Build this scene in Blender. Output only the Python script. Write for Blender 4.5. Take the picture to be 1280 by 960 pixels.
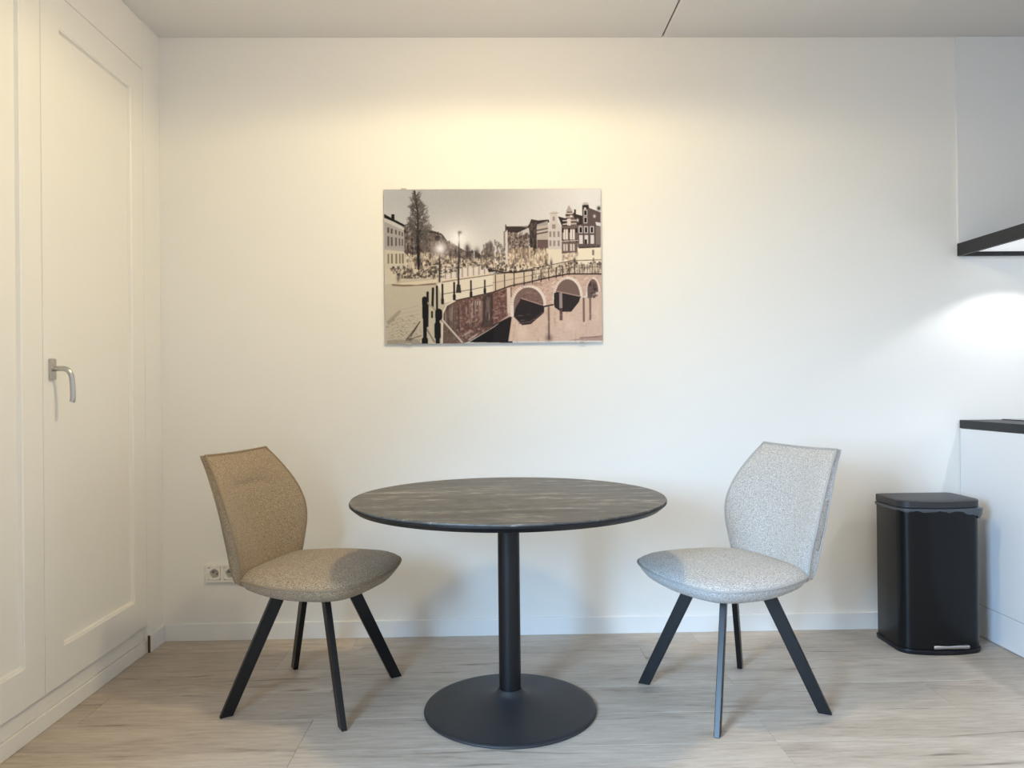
import bpy, bmesh, math, random
import numpy as np
from mathutils import Vector, Matrix

for o in list(bpy.data.objects):
    bpy.data.objects.remove(o, do_unlink=True)
S = bpy.context.scene
COL = S.collection
random.seed(4)

# ---------------------------------------------------------------- camera
cam_d = bpy.data.cameras.new('camera')
cam = bpy.data.objects.new('camera', cam_d)
COL.objects.link(cam)
YAW, PITCH, ROLL = .0211, .0033, -.0105
fw = Vector((math.sin(YAW)*math.cos(PITCH), math.cos(YAW)*math.cos(PITCH), math.sin(PITCH)))
r0 = Vector((math.cos(YAW), -math.sin(YAW), 0)); u0 = r0.cross(fw)
rt = r0*math.cos(ROLL) + u0*math.sin(ROLL); up = -r0*math.sin(ROLL) + u0*math.cos(ROLL)
M = Matrix((rt, up, -fw)).transposed().to_4x4()
M.translation = Vector((0, -3.4431, 1.1366))
cam.matrix_world = M
cam_d.sensor_fit = 'HORIZONTAL'; cam_d.sensor_width = 36
cam_d.lens = 36*938.36/1280
cam_d.clip_start = .05; cam_d.clip_end = 60
S.camera = cam

# ---------------------------------------------------------------- world, lights, exposure
W = bpy.data.worlds.new('world'); S.world = W; W.use_nodes = True
bg = W.node_tree.nodes['Background']
bg.inputs[0].default_value = (.80, .90, 1, 1); bg.inputs[1].default_value = .15
S.view_settings.view_transform = 'Standard'
S.view_settings.look = 'None'
S.view_settings.gamma = 1
S.view_settings.use_curve_mapping = False
S.view_settings.exposure = 0.03

def light(name, kind, loc, energy, col, target=None, **kw):
    d = bpy.data.lights.new(name, kind); d.energy = energy; d.color = col
    for k, v in kw.items(): setattr(d, k, v)
    o = bpy.data.objects.new(name, d); COL.objects.link(o); o.location = loc
    if target is not None:
        o.rotation_euler = (Vector(target)-Vector(loc)).to_track_quat('-Z', 'Y').to_euler()
    return o
# daylight entering through the two panes of the window in the left wall beside the camera: overall glow and the bright part of the sky
light('window_daylight', 'AREA', (-1.50, -3.75, 1.35), 138, (.49, .69, 1.0), (0, -3.75, .2),
      shape='RECTANGLE', size=.95, size_y=1.9, spread=math.radians(150))
for yy in (-3.44, -4.04):
    light('window_bright_sky', 'AREA', (-1.495, yy, 1.35), 7.2, (.36, .66, 1.0), (.75, -.8, .0),
          shape='RECTANGLE', size=.34, size_y=.9, spread=math.radians(58))
# warm lamp hanging from the ceiling above the table, mostly shining down and sideways
light('ceiling_lamp', 'SPOT', (.07, -1.27, 2.52), 33, (1.0, .85, .47), (.07, -1.27, 0),
      spot_size=math.radians(179), spot_blend=.16, shadow_soft_size=.07)
light('ceiling_lamp_glow', 'POINT', (.07, -1.27, 2.52), 21.5, (1.0, .77, .48), shadow_soft_size=.07)
# added warm fill light, unseen, high at the back of the room
light('rear_warm_fill', 'SPOT', (.3, -4.4, 2.66), 36, (1.0, .80, .52), (.3, -4.4, 0),
      spot_size=math.radians(172), spot_blend=.3, shadow_soft_size=.1)
# recessed spots under the kitchen shelf
for yy in (-.30, -.95, -1.60):
    light('shelf_spot', 'SPOT', (2.36, yy, 1.733), 12, (.90, .93, 1.0), (2.36, yy, 0),
          spot_size=math.radians(124), spot_blend=.3, shadow_soft_size=.018)

# ---------------------------------------------------------------- helpers
def nodes(name):
    m = bpy.data.materials.new(name); m.use_nodes = True
    nt = m.node_tree; return m, nt, nt.nodes['Principled BSDF']
def N(nt, t, **kw):
    n = nt.nodes.new(t)
    for k, v in kw.items():
        if k.startswith('i_'):
            n.inputs[k[2:].replace('_', ' ')].default_value = v
        else: setattr(n, k, v)
    return n
def L(nt, a, b): nt.links.new(a, b)
def lin(c):
    return tuple(((x/255)/12.92 if x/255 <= .04045 else ((x/255+.055)/1.055)**2.4) for x in c)+(1,)

def simple(name, rgb, rough=.5, metal=0, var=.04, scale=30, bump=0, bscale=200, spec=.5, coords='Object'):
    """plain coloured surface with a faint procedural unevenness"""
    m, nt, p = nodes(name)
    tc = N(nt, 'ShaderNodeTexCoord')
    nz = N(nt, 'ShaderNodeTexNoise', i_Scale=scale, i_Detail=3.0)
    L(nt, tc.outputs[coords], nz.inputs['Vector'])
    mx = N(nt, 'ShaderNodeMixRGB')
    c = lin(rgb)
    mx.inputs[1].default_value = tuple(v*(1-var) for v in c[:3])+(1,)
    mx.inputs[2].default_value = tuple(min(1, v*(1+var)) for v in c[:3])+(1,)
    L(nt, nz.outputs['Fac'], mx.inputs[0]); L(nt, mx.outputs[0], p.inputs['Base Color'])
    p.inputs['Roughness'].default_value = rough; p.inputs['Metallic'].default_value = metal
    p.inputs['Specular IOR Level'].default_value = spec
    if bump:
        n2 = N(nt, 'ShaderNodeTexNoise', i_Scale=bscale, i_Detail=4.0)
        L(nt, tc.outputs[coords], n2.inputs['Vector'])
        b = N(nt, 'ShaderNodeBump', i_Strength=bump, i_Distance=.002)
        L(nt, n2.outputs['Fac'], b.inputs['Height']); L(nt, b.outputs[0], p.inputs['Normal'])
    return m

def fabric(name, c1, c2, c3):
    m, nt, p = nodes(name)
    tc = N(nt, 'ShaderNodeTexCoord')
    mp = N(nt, 'ShaderNodeMapping'); mp.inputs['Scale'].default_value = (1, 1, 1.9)
    L(nt, tc.outputs['Object'], mp.inputs['Vector'])
    nz = N(nt, 'ShaderNodeTexNoise', i_Scale=230.0, i_Detail=2.0, i_Roughness=.65)
    L(nt, mp.outputs[0], nz.inputs['Vector'])
    rp = N(nt, 'ShaderNodeValToRGB')
    rp.color_ramp.elements[0].position = .34; rp.color_ramp.elements[0].color = lin(c1)
    rp.color_ramp.elements[1].position = .66; rp.color_ramp.elements[1].color = lin(c3)
    e = rp.color_ramp.elements.new(.5); e.color = lin(c2)
    L(nt, nz.outputs['Fac'], rp.inputs[0]); L(nt, rp.outputs[0], p.inputs['Base Color'])
    p.inputs['Roughness'].default_value = .95
    p.inputs['Specular IOR Level'].default_value = .12
    p.inputs['Sheen Weight'].default_value = .15
    n2 = N(nt, 'ShaderNodeTexNoise', i_Scale=330.0, i_Detail=3.0)
    L(nt, mp.outputs[0], n2.inputs['Vector'])
    b = N(nt, 'ShaderNodeBump', i_Strength=.6, i_Distance=.002)
    L(nt, n2.outputs['Fac'], b.inputs['Height']); L(nt, b.outputs[0], p.inputs['Normal'])
    return m

def wood(name, cols, rough, stretch, scale, rnd=True, bump=.15, spec=.4, tone=.10, crack=0):
    """grain runs along object X; each object gets its own cut of it"""
    m, nt, p = nodes(name)
    tc = N(nt, 'ShaderNodeTexCoord'); oi = N(nt, 'ShaderNodeObjectInfo')
    add = N(nt, 'ShaderNodeVectorMath', operation='ADD')
    L(nt, tc.outputs['Object'], add.inputs[0])
    sc = N(nt, 'ShaderNodeVectorMath', operation='SCALE')
    cx = N(nt, 'ShaderNodeCombineXYZ')
    L(nt, oi.outputs['Random'], cx.inputs[0]); L(nt, oi.outputs['Random'], cx.inputs[1])
    L(nt, cx.outputs[0], sc.inputs[0]); sc.inputs['Scale'].default_value = 37.0 if rnd else 0
    L(nt, sc.outputs[0], add.inputs[1])
    mp = N(nt, 'ShaderNodeMapping'); mp.inputs['Scale'].default_value = (1/stretch, 1, 1)
    L(nt, add.outputs[0], mp.inputs['Vector'])
    nz = N(nt, 'ShaderNodeTexNoise', i_Scale=scale, i_Detail=9.0, i_Roughness=.62, i_Distortion=1.1)
    L(nt, mp.outputs[0], nz.inputs['Vector'])
    fine = N(nt, 'ShaderNodeTexNoise', i_Scale=scale*9, i_Detail=5.0, i_Roughness=.7)
    mp2 = N(nt, 'ShaderNodeMapping'); mp2.inputs['Scale'].default_value = (1/(stretch*1.3), 1, 1)
    L(nt, add.outputs[0], mp2.inputs['Vector']); L(nt, mp2.outputs[0], fine.inputs['Vector'])
    mixf = N(nt, 'ShaderNodeMath', operation='MULTIPLY_ADD')
    L(nt, fine.outputs['Fac'], mixf.inputs[0]); mixf.inputs[1].default_value = .5
    half = N(nt, 'ShaderNodeMath', operation='MULTIPLY'); half.inputs[1].default_value = .5
    L(nt, nz.outputs['Fac'], half.inputs[0]); L(nt, half.outputs[0], mixf.inputs[2])
    rp = N(nt, 'ShaderNodeValToRGB')
    el = rp.color_ramp.elements
    el[0].position = .33; el[0].color = lin(cols[0]); el[1].position = .66; el[1].color = lin(cols[-1])
    for i, c in enumerate(cols[1:-1]):
        e = el.new(.33+.33*(i+1)/(len(cols)-1)); e.color = lin(c)
    L(nt, mixf.outputs[0], rp.inputs[0])
    hs = N(nt, 'ShaderNodeHueSaturation')
    src = rp.outputs[0]
    if crack:
        ck = N(nt, 'ShaderNodeTexNoise', i_Scale=26.0, i_Detail=3.0, i_Roughness=.55, i_Distortion=.6)
        mp3 = N(nt, 'ShaderNodeMapping'); mp3.inputs['Scale'].default_value = (.07, 1, 1)
        L(nt, add.outputs[0], mp3.inputs['Vector']); L(nt, mp3.outputs[0], ck.inputs['Vector'])
        cr = N(nt, 'ShaderNodeMapRange'); cr.inputs['From Min'].default_value = .62; cr.inputs['From Max'].default_value = .74
        cr.inputs['To Min'].default_value = 0; cr.inputs['To Max'].default_value = crack
        L(nt, ck.outputs['Fac'], cr.inputs['Value'])
        dk = N(nt, 'ShaderNodeMixRGB'); dk.inputs[2].default_value = lin((92, 78, 66))
        L(nt, cr.outputs[0], dk.inputs[0]); L(nt, src, dk.inputs[1]); src = dk.outputs[0]
    L(nt, src, hs.inputs['Color'])
    ma = N(nt, 'ShaderNodeMath', operation='MULTIPLY_ADD')
    L(nt, oi.outputs['Random'], ma.inputs[0]); ma.inputs[1].default_value = tone; ma.inputs[2].default_value = 1-tone/2
    L(nt, ma.outputs[0], hs.inputs['Value']); L(nt, hs.outputs[0], p.inputs['Base Color'])
    p.inputs['Roughness'].default_value = rough; p.inputs['Specular IOR Level'].default_value = spec
    b = N(nt, 'ShaderNodeBump', i_Strength=bump, i_Distance=.001)
    L(nt, mixf.outputs[0], b.inputs['Height']); L(nt, b.outputs[0], p.inputs['Normal'])
    return m

def link(name, bm, mat, parent=None, smooth=False, loc=None):
    me = bpy.data.meshes.new(name)
    bmesh.ops.recalc_face_normals(bm, faces=bm.faces)
    bm.to_mesh(me); bm.free()
    if smooth:
        for p in me.polygons: p.use_smooth = True
        try: me.set_sharp_from_angle(angle=math.radians(smooth if smooth is not True else 40))
        except Exception: pass
    me.materials.append(mat)
    o = bpy.data.objects.new(name, me); COL.objects.link(o)
    if parent is not None: o.parent = parent
    if loc is not None: o.location = loc
    return o
def thing(name, label, cat, loc=(0, 0, 0), rz=0, group=None):
    o = bpy.data.objects.new(name, None); COL.objects.link(o)
    o.location = loc; o.rotation_euler = (0, 0, rz); o.empty_display_size = .1
    o['label'] = label; o['category'] = cat
    if group: o['group'] = group
    return o
def struct(o):
    o['kind'] = 'structure'; return o
def box(bm, a, b, bevel=0, seg=2):
    x0, y0, z0 = a; x1, y1, z1 = b
    vs = [bm.verts.new(p) for p in ((x0,y0,z0),(x1,y0,z0),(x1,y1,z0),(x0,y1,z0),(x0,y0,z1),(x1,y0,z1),(x1,y1,z1),(x0,y1,z1))]
    fs = [bm.faces.new([vs[i] for i in q]) for q in ((0,3,2,1),(4,5,6,7),(0,1,5,4),(1,2,6,5),(2,3,7,6),(3,0,4,7))]
    if bevel:
        es = list({e for f in fs for e in f.edges})
        bmesh.ops.bevel(bm, geom=es, offset=bevel, segments=seg, affect='EDGES', profile=.5)
    return bm
def boxes(*bs):
    bm = bmesh.new()
    for b in bs: box(bm, *b)
    return bm
def lathe(bm, prof, n=96, closed=True):
    rings = []
    for r, z in prof:
        if r < 1e-6: rings.append([bm.verts.new((0, 0, z))])
        else: rings.append([bm.verts.new((r*math.cos(2*math.pi*i/n), r*math.sin(2*math.pi*i/n), z)) for i in range(n)])
    for a, b in zip(rings, rings[1:]):
        for i in range(n):
            j = (i+1) % n
            if len(a) == 1 and len(b) == 1: continue
            if len(a) == 1: bm.faces.new((a[0], b[i], b[j]))
            elif len(b) == 1: bm.faces.new((a[i], a[j], b[0]))
            else: bm.faces.new((a[i], a[j], b[j], b[i]))
    return bm
def tube(bm, pts, r, n=8, closed=False, cap=True):
    pts = [Vector(p) for p in pts]; m = len(pts); rings = []
    prev = None
    for i, p in enumerate(pts):
        if closed: t = pts[(i+1) % m]-pts[i-1]
        else: t = pts[min(i+1, m-1)]-pts[max(i-1, 0)]
        t.normalize()
        if prev is None:
            a = Vector((0, 0, 1)) if abs(t.z) < .9 else Vector((1, 0, 0))
            u = t.cross(a).normalized()
        else:
            u = (prev-t*prev.dot(t)).normalized()
        prev = u; v = t.cross(u)
        rr = r[i] if isinstance(r, (list, tuple)) else r
        rings.append([bm.verts.new(p+(u*math.cos(2*math.pi*k/n)+v*math.sin(2*math.pi*k/n))*rr) for k in range(n)])
    for i in range(m if closed else m-1):
        a, b = rings[i], rings[(i+1) % m]
        for k in range(n):
            bm.faces.new((a[k], a[(k+1) % n], b[(k+1) % n], b[k]))
    if cap and not closed:
        bm.faces.new(rings[0][::-1]); bm.faces.new(rings[-1])
    return bm
def catmull(pts, per=6, closed=True):
    out = []; n = len(pts)
    rng = range(n) if closed else range(n-1)
    for i in rng:
        P = [np.array(pts[(i+k) % n] if closed else pts[min(max(i+k, 0), n-1)], float) for k in (-1, 0, 1, 2)]
        for j in range(per):
            t = j/per
            out.append(tuple(.5*((2*P[1])+(-P[0]+P[2])*t+(2*P[0]-5*P[1]+4*P[2]-P[3])*t*t+(-P[0]+3*P[1]-3*P[2]+P[3])*t**3)))
    if not closed: out.append(tuple(pts[-1]))
    return out
def loft(bm, rings, cap0=True, cap1=True):
    R = [[bm.verts.new(p) for p in r] for r in rings]; n = len(R[0])
    for a, b in zip(R, R[1:]):
        for i in range(n):
            j = (i+1) % n; bm.faces.new((a[i], a[j], b[j], b[i]))
    if cap0: bm.faces.new(R[0][::-1])
    if cap1: bm.faces.new(R[-1])
    return bm

# ---------------------------------------------------------------- materials
M_wall = simple('wall_paint', (236, 234, 229), .85, var=.012, scale=3, bump=.10, bscale=420, spec=.2)
M_panel = simple('kitchen_wall_paint', (230, 231, 231), .8, var=.012, scale=3, bump=.05, bscale=420, spec=.2)
M_ceil = simple('ceiling_spray_plaster', (232, 229, 225), .95, var=.03, scale=240, bump=.5, bscale=300, spec=.1)
M_base = simple('baseboard_lacquer', (236, 236, 234), .45, var=.01, scale=8, spec=.4)
M_closet = simple('wardrobe_lacquer', (236, 233, 226), .38, var=.01, scale=4, spec=.45)
M_gap = simple('shadow_gap_board', (92, 86, 78), .9, var=.05)
M_rawend = simple('raw_baseboard_end', (96, 66, 44), .9, var=.15, scale=60)
M_metal = simple('brushed_steel', (190, 188, 184), .30, 1.0, var=.05, scale=90)
M_floorbase = simple('floor_underlay', (80, 70, 60), .95, var=.05)
M_plank = wood('floor_oak_laminate', [(146,132,118), (176,163,149), (192,180,166), (206,196,183)], .46, 6.0, 7.5, bump=.12, spec=.4, tone=.14, crack=.75)
M_top = wood('charcoal_oak_veneer', [(34,31,29), (72,68,63), (96,92,86), (176,170,161)], .46, 5.0, 15.0, rnd=False, bump=.3, spec=.45, tone=0)
M_black = simple('black_powder_coat', (14, 15, 19), .40, var=.06, scale=200, spec=.42)
M_basedisc = simple('charcoal_powder_coat', (40, 42, 46), .50, var=.06, scale=300, bump=.12, bscale=900, spec=.5)
M_leg = simple('black_leg_lacquer', (11, 12, 15), .36, var=.08, scale=120, spec=.38)
M_beige = fabric('taupe_tweed', (120, 102, 80), (156, 137, 112), (192, 174, 148))
M_grey = fabric('light_grey_tweed', (140, 137, 133), (180, 178, 175), (216, 214, 211))
M_pipe_b = simple('taupe_piping', (148, 130, 107), .95, var=.1, scale=300, bump=.4, bscale=500, spec=.1)
M_pipe_g = simple('grey_piping', (168, 166, 163), .95, var=.1, scale=300, bump=.4, bscale=500, spec=.1)
M_thread_b = simple('taupe_seam', (96, 80, 62), .95, var=.1, scale=200)
M_thread_g = simple('grey_seam', (150, 148, 145), .95, var=.1, scale=200)
M_bin = simple('black_satin_bin', (9, 10, 13), .27, var=.05, scale=40, spec=.3)
M_binlid = simple('black_bin_lid', (40, 40, 43), .45, var=.05, scale=60, spec=.5)
M_liner = simple('grey_bin_liner', (72, 76, 82), .35, var=.15, scale=25, bump=.3, bscale=90)
M_blackedge = simple('black_worktop_edge', (30, 31, 33), .50, var=.10, scale=150, bump=.08, bscale=700)
M_worktop = simple('dark_worktop_surface', (44, 44, 46), .32, var=.10, scale=150)
M_cab = simple('cabinet_front_white', (232, 234, 236), .35, var=.01, scale=3, spec=.4)
M_white = simple('shelf_underside_white', (242, 242, 240), .5, var=.01, scale=5)
M_glow, _nt, _p = nodes('added_underside_glow')  # added emission that brightens the white shelf underside
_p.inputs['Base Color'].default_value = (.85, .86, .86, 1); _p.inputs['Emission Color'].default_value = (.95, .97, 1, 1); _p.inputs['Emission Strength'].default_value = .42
M_hob = simple('black_hob_glass', (8, 8, 9), .08, var=.02, spec=.6)
M_sock = simple('socket_white_plastic', (236, 233, 226), .35, var=.01, scale=20, spec=.45)
M_well_shade = simple('socket_well_painted_shade', (176, 172, 164), .5, var=.01, scale=20)  # white plastic greyed, shade of the recess put into the colour
M_hole = simple('socket_pin_hole', (40, 38, 36), .8, var=.02)
M_frame = simple('window_frame_white', (235, 235, 235), .4, var=.01)

M_acryl = simple('print_panel_edge', (214, 212, 208), .3, var=.02)
M_clip = simple('clear_grey_clip', (176, 172, 164), .25, var=.04)
M_print, _nt, _p = nodes('printed_canal_view')
_a = N(_nt, 'ShaderNodeAttribute', attribute_name='print_colour')
L(_nt, _a.outputs['Color'], _p.inputs['Base Color']); _p.inputs['Roughness'].default_value = .45
_p.inputs['Specular IOR Level'].default_value = .12
# ---------------------------------------------------------------- setting
XL, XK, XR, YB, H = -1.52, 2.15, 2.76, -6.0, 2.74
struct(link('wall_back', boxes(((-2.3, 0, -.05), (2.9, .12, H+.1))), M_wall))
struct(link('wall_right', boxes(((XR, YB, -.05), (XR+.12, -.0005, H+.1))), M_wall))
struct(link('wall_front', boxes(((-2.3, YB-.12, -.05), (2.9, YB-.0005, H+.1))), M_wall))
wl = struct(link('wall_left', boxes(((-2.3, -3.16, -.05), (-2.18, -.0005, H+.1)),
     ((-2.18, -.157, -.05), (XL, -.0005, H+.1)),                       # short return beside the wardrobe
     ((-1.64, -3.25, -.05), (XL, -3.161, H+.1)),
     ((-1.64, -4.25, -.05), (XL, -3.25, .35)), ((-1.64, -4.25, 2.35), (XL, -3.25, H+.1)),
     ((-1.64, YB, -.05), (XL, -4.25, H+.1))), M_wall))
win = struct(link('window_1', boxes(((-1.62, -4.248, .352), (-1.56, -4.20, 2.348)), ((-1.62, -3.30, .352), (-1.56, -3.252, 2.348)),
     ((-1.62, -4.20, .352), (-1.56, -3.30, .40)), ((-1.62, -4.20, 2.30), (-1.56, -3.30, 2.348)),
     ((-1.615, -3.78, .40), (-1.565, -3.68, 2.30))), M_frame))
struct(link('trim_1', boxes(((XK, -.009, 1.779), (XR-.001, -.0005, H-.001))), M_panel))   # cooler painted board above the shelf

# ceiling of two concrete slabs with an open joint between them
ceil = struct(link('ceiling', boxes(((-2.3, YB, H+.012), (2.9, -.0005, H+.14))), M_gap))
def slab(x0, x1):
    bm = bmesh.new(); c = .006
    y0, y1 = YB, -.0005
    prof = [(x0, H+.0119), (x0, H+c), (x0+c, H), (x1-c, H), (x1, H+c), (x1, H+.0119)]
    loft(bm, [[(x, y0, z) for x, z in prof], [(x, y1, z) for x, z in prof]])
    return bm
link('ceiling_slab', slab(-2.17, .781), M_ceil, ceil)
link('ceiling_slab', slab(.787, XR-.001), M_ceil, ceil)

# floor of long laminate planks running along the back wall
fl = struct(link('floor', boxes(((-2.17, YB, -.08), (XR, -.0005, -.0085))), M_floorbase))
pm = {}
def plank(x0, x1, y0, y1):
    w = round(x1-x0, 3); d = round(y1-y0, 3)
    if (w, d) not in pm:
        bm = bmesh.new(); c = .0012; g = .0003
        a = [(-w/2+g, -d/2+g), (w/2-g, -d/2+g), (w/2-g, d/2-g), (-w/2+g, d/2-g)]
        b = [(-w/2+g+c, -d/2+g+c), (w/2-g-c, -d/2+g+c), (w/2-g-c, d/2-g-c), (-w/2+g+c, d/2-g-c)]
        loft(bm, [[(x, y, -.008) for x, y in a], [(x, y, -.0009) for x, y in a], [(x, y, 0) for x, y in b]])
        bmesh.ops.recalc_face_normals(bm, faces=bm.faces)
        me = bpy.data.meshes.new('plank'); bm.to_mesh(me); bm.free(); me.materials.append(M_plank)
        pm[(w, d)] = me
    o = bpy.data.objects.new('plank', pm[(w, d)]); COL.objects.link(o); o.parent = fl
    o.location = ((x0+x1)/2, (y0+y1)/2, 0)
PW, PL = .229, 1.52
ytop = -.0015; k = 0
starts = [-.64, .35, -1.15, -.05, .85]
while ytop > YB+.02:
    yb = max(-.158-PW*k, YB)
    if k == 0: yb = -.158
    s = starts[k % 5] + (.13*((k*7) % 5))
    if yb <= -1.06 and ytop > -1.08: s = -.64
    x = s
    while x > -2.0: x -= PL
    lo = -1.519 if k == 0 else -1.558
    cur = lo; nx = x
    while nx <= lo+.02: nx += PL
    while cur < XR-.002:
        e = min(nx, XR-.001)
        plank(cur, e, yb, ytop)
        cur = e; nx += PL
    ytop = yb; k += 1

# baseboards
bb = struct(link('baseboard_back', boxes(((-1.507, -.004, .001), (XK-.002, -.0007, .074))), M_base))
def board(x0, x1):
    bm = bmesh.new()
    prof = [(-.0008, .0006), (-.012, .0006), (-.012, .0745), (-.0095, .0776), (-.0008, .0776)]
    return loft(bm, [[(x0, y, z) for y, z in prof], [(x1, y, z) for y, z in prof]])
link('board', board(-1.519, -.2762), M_base, bb); link('board', board(-.2748, XK-.002), M_base, bb)
bl = bmesh.new()
prof = [(-1.5195, .0006), (-1.508, .0006), (-1.508, .0745), (-1.5105, .0776), (-1.5195, .0776)]
loft(bl, [[(x, -.0125, z) for x, z in prof], [(x, -.155, z) for x, z in prof]])
bbl = struct(link('baseboard_left', bl, M_base))
link('cut_end', boxes(((-1.5195, -.1575, .0006), (-1.509, -.1551, .074))), M_rawend, bbl)

# ---------------------------------------------------------------- built-in wardrobe
wd = thing('built_in_wardrobe', 'tall white built-in wardrobe with framed doors along the left wall', 'wardrobe', (-1.85, -1.65, 0))
def wpart(name, bm, mat, parent=None, smooth=False):
    bmesh.ops.translate(bm, verts=bm.verts, vec=(1.85, 1.65, 0))
    return link(name, bm, mat, parent or wd, smooth)
wpart('carcass', boxes(((-2.17, -3.155, .06), (-1.545, -.16, 2.7))), M_gap)
wpart('top_panel', boxes(((-1.544, -3.158, 2.5290), (XL-.0002, -.1578, H-.002))), M_closet)
wpart('bottom_rail', boxes(((-1.544, -3.158, .058), (XL-.012, -.1585, .117))), M_closet)
wpart('plinth', boxes(((-1.56, -3.158, .001), (XL-.003, -.166, .056), .001, 1)), M_closet)
def door_frame(y0, y1, z0=.119, z1=2.528):
    """frame of stiles and rails with a bevelled return, open in the middle"""
    bm = bmesh.new(); x = XL
    iy0, iy1, iz0, iz1 = y0+.112, y1-.112, z0+.133, z1-.122
    def rect(d, xx): return [(xx, y0+d, z0+d), (xx, y1-d, z0+d), (xx, y1-d, z1-d), (xx, y0+d, z1-d)]
    def rin(d, xx): return [(xx, iy0+d, iz0+d), (xx, iy1-d, iz0+d), (xx, iy1-d, iz1-d), (xx, iy0+d, iz1-d)]
    rings = [rect(0, x-.022), rect(0, x-.0015), rect(.0015, x), rin(-.006, x), rin(-.003, x-.003), rin(0, x-.003), rin(.003, x-.0165), rin(.003, x-.022)]
    R = [[bm.verts.new(p) for p in r] for r in rings]
    for a, b in zip(R, R[1:]+R[:1]):
        for i in range(4):
            j = (i+1) % 4; bm.faces.new((a[i], a[j], b[j], b[i]))
    return bm, (iy0, iy1, iz0, iz1)
for i in range(4):
    y1 = -.1580-.7345*i; y0 = y1-.7345+.0035
    if i == 3: y0 = -3.152
    bm, (iy0, iy1, iz0, iz1) = door_frame(y0, y1)
    d = wpart('door', bm, M_closet)
    wpart('door_panel', boxes(((XL-.0225, iy0-.001, iz0-.001), (XL-.016, iy1+.001, iz1+.001))), M_closet, d)
    if i in (0, 2):
        yh = y0+.044
        wpart('handle_plate', boxes(((XL+.0003, yh-.016, 1.176), (XL+.010, yh+.016, 1.248), .0025, 2)), M_metal, d, True)
        pts = [(XL+.009, yh, 1.214), (XL+.030, yh, 1.214), (XL+.046, yh+.002, 1.213), (XL+.057, yh+.004, 1.206), (XL+.064, yh+.006, 1.193),
               (XL+.066, yh+.008, 1.175), (XL+.067, yh+.010, 1.140), (XL+.067, yh+.010, 1.110), (XL+.064, yh+.010, 1.100)]
        wpart('handle', tube(bmesh.new(), catmull(pts, 5, False), .0088, 12), M_metal, d, True)

# ---------------------------------------------------------------- wall socket
sk = thing('wall_socket', 'white double wall socket on the back wall beside the brown chair', 'socket', (-1.25, -.0005, .303))
bm = bmesh.new()
FX0, FX1, FZ = -.076, .076, .0395
for b in (((FX0, -.0105, -FZ), (FX1, 0, -.0285)), ((FX0, -.0105, .0285), (FX1, 0, FZ)), ((FX0, -.0105, -.0285), (-.0640, 0, .0285)),
          ((-.0070, -.0105, -.0285), (.0070, 0, .0285)), ((.0640, -.0105, -.0285), (FX1, 0, .0285))):
    box(bm, *b)
bmesh.ops.remove_doubles(bm, verts=bm.verts, dist=1e-5)
link('socket_frame', bm, M_sock, sk)
for cx in (-.0355, .0355):
    bm = bmesh.new()
    n = 40
    sq = []
    for i in range(n):
        a = 2*math.pi*i/n; c, s = math.cos(a), math.sin(a); q = (abs(c)**8+abs(s)**8)**(-1/8)
        sq.append((c*q*.0275, s*q*.0275))
    ci = [(math.cos(2*math.pi*i/n), math.sin(2*math.pi*i/n)) for i in range(n)]
    loft(bm, [[(x, -.0101, z) for x, z in sq], [(x, -.0128, z) for x, z in sq], [(x*.021, -.0128, z*.021) for x, z in ci],
              [(x*.0195, -.0012, z*.0195) for x, z in ci]], cap0=False, cap1=False)
    s = link('socket_insert', bm, M_sock, sk, 30, (cx, 0, 0))
    link('socket_well', loft(bmesh.new(), [[(x*.0194, -.0006, z*.0194) for x, z in ci], [(x*.0194, -.0013, z*.0194) for x, z in ci]]), M_well_shade, s)
    ang = math.radians(-28)
    for sgn in (-1, 1):
        px, pz = sgn*.0095*math.cos(ang), sgn*.0095*math.sin(ang)
        ring = lambda y: [(px+.0034*math.cos(t), y, pz+.0034*math.sin(t)) for t in [2*math.pi*k/10 for k in range(10)]]
        bm = loft(bmesh.new(), [ring(-.0012), ring(-.0022)])
        link('pin_hole', bm, M_hole, s)
    for sgn in (-1, 1):
        px, pz = -sgn*.0175*math.sin(ang), sgn*.0175*math.cos(ang)
        link('earth_clip', boxes(((px-.0035, -.0098, pz-.0025), (px+.0035, -.0011, pz+.0025))), M_metal, s)

# ---------------------------------------------------------------- pedestal table
tb = thing('pedestal_table', 'round charcoal oak pedestal table with a black round foot, between the two chairs', 'table', (.038, -.79, 0))
bm = lathe(bmesh.new(), [(0, .738), (.546, .738), (.5485, .7465), (.5475, .7495), (.545, .75), (0, .75)], 160)
top = link('tabletop', bm, M_top, tb, 30)
top.rotation_euler = (0, 0, math.radians(4))
bm = lathe(bmesh.new(), [(.40, .7379), (.5470, .7379), (.5490, .7440), (.5502, .7440), (.5500, .7385), (.532, .7235), (.505, .718), (0, .718), (0, .7379), (.40, .7379)], 160)
link('black_edge', bm, M_black, top, 30)
link('pole', lathe(bmesh.new(), [(0, .058), (.0385, .058), (.0385, .708), (.10, .712), (.10, .7178), (0, .7178)], 64), M_black, tb, 30)
prof = [(0, 0), (.298, 0), (.302, .002), (.303, .005), (.301, .009), (.296, .0115), (.285, .0135), (.24, .0185), (.19, .0245), (.14, .0315), (.10, .0385), (.075, .0455), (.058, .054), (.048, .063), (.0435, .071), (.0405, .074), (.0388, .074)]
link('foot_disc', lathe(bmesh.new(), prof, 160), M_basedisc, tb, True)

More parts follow.
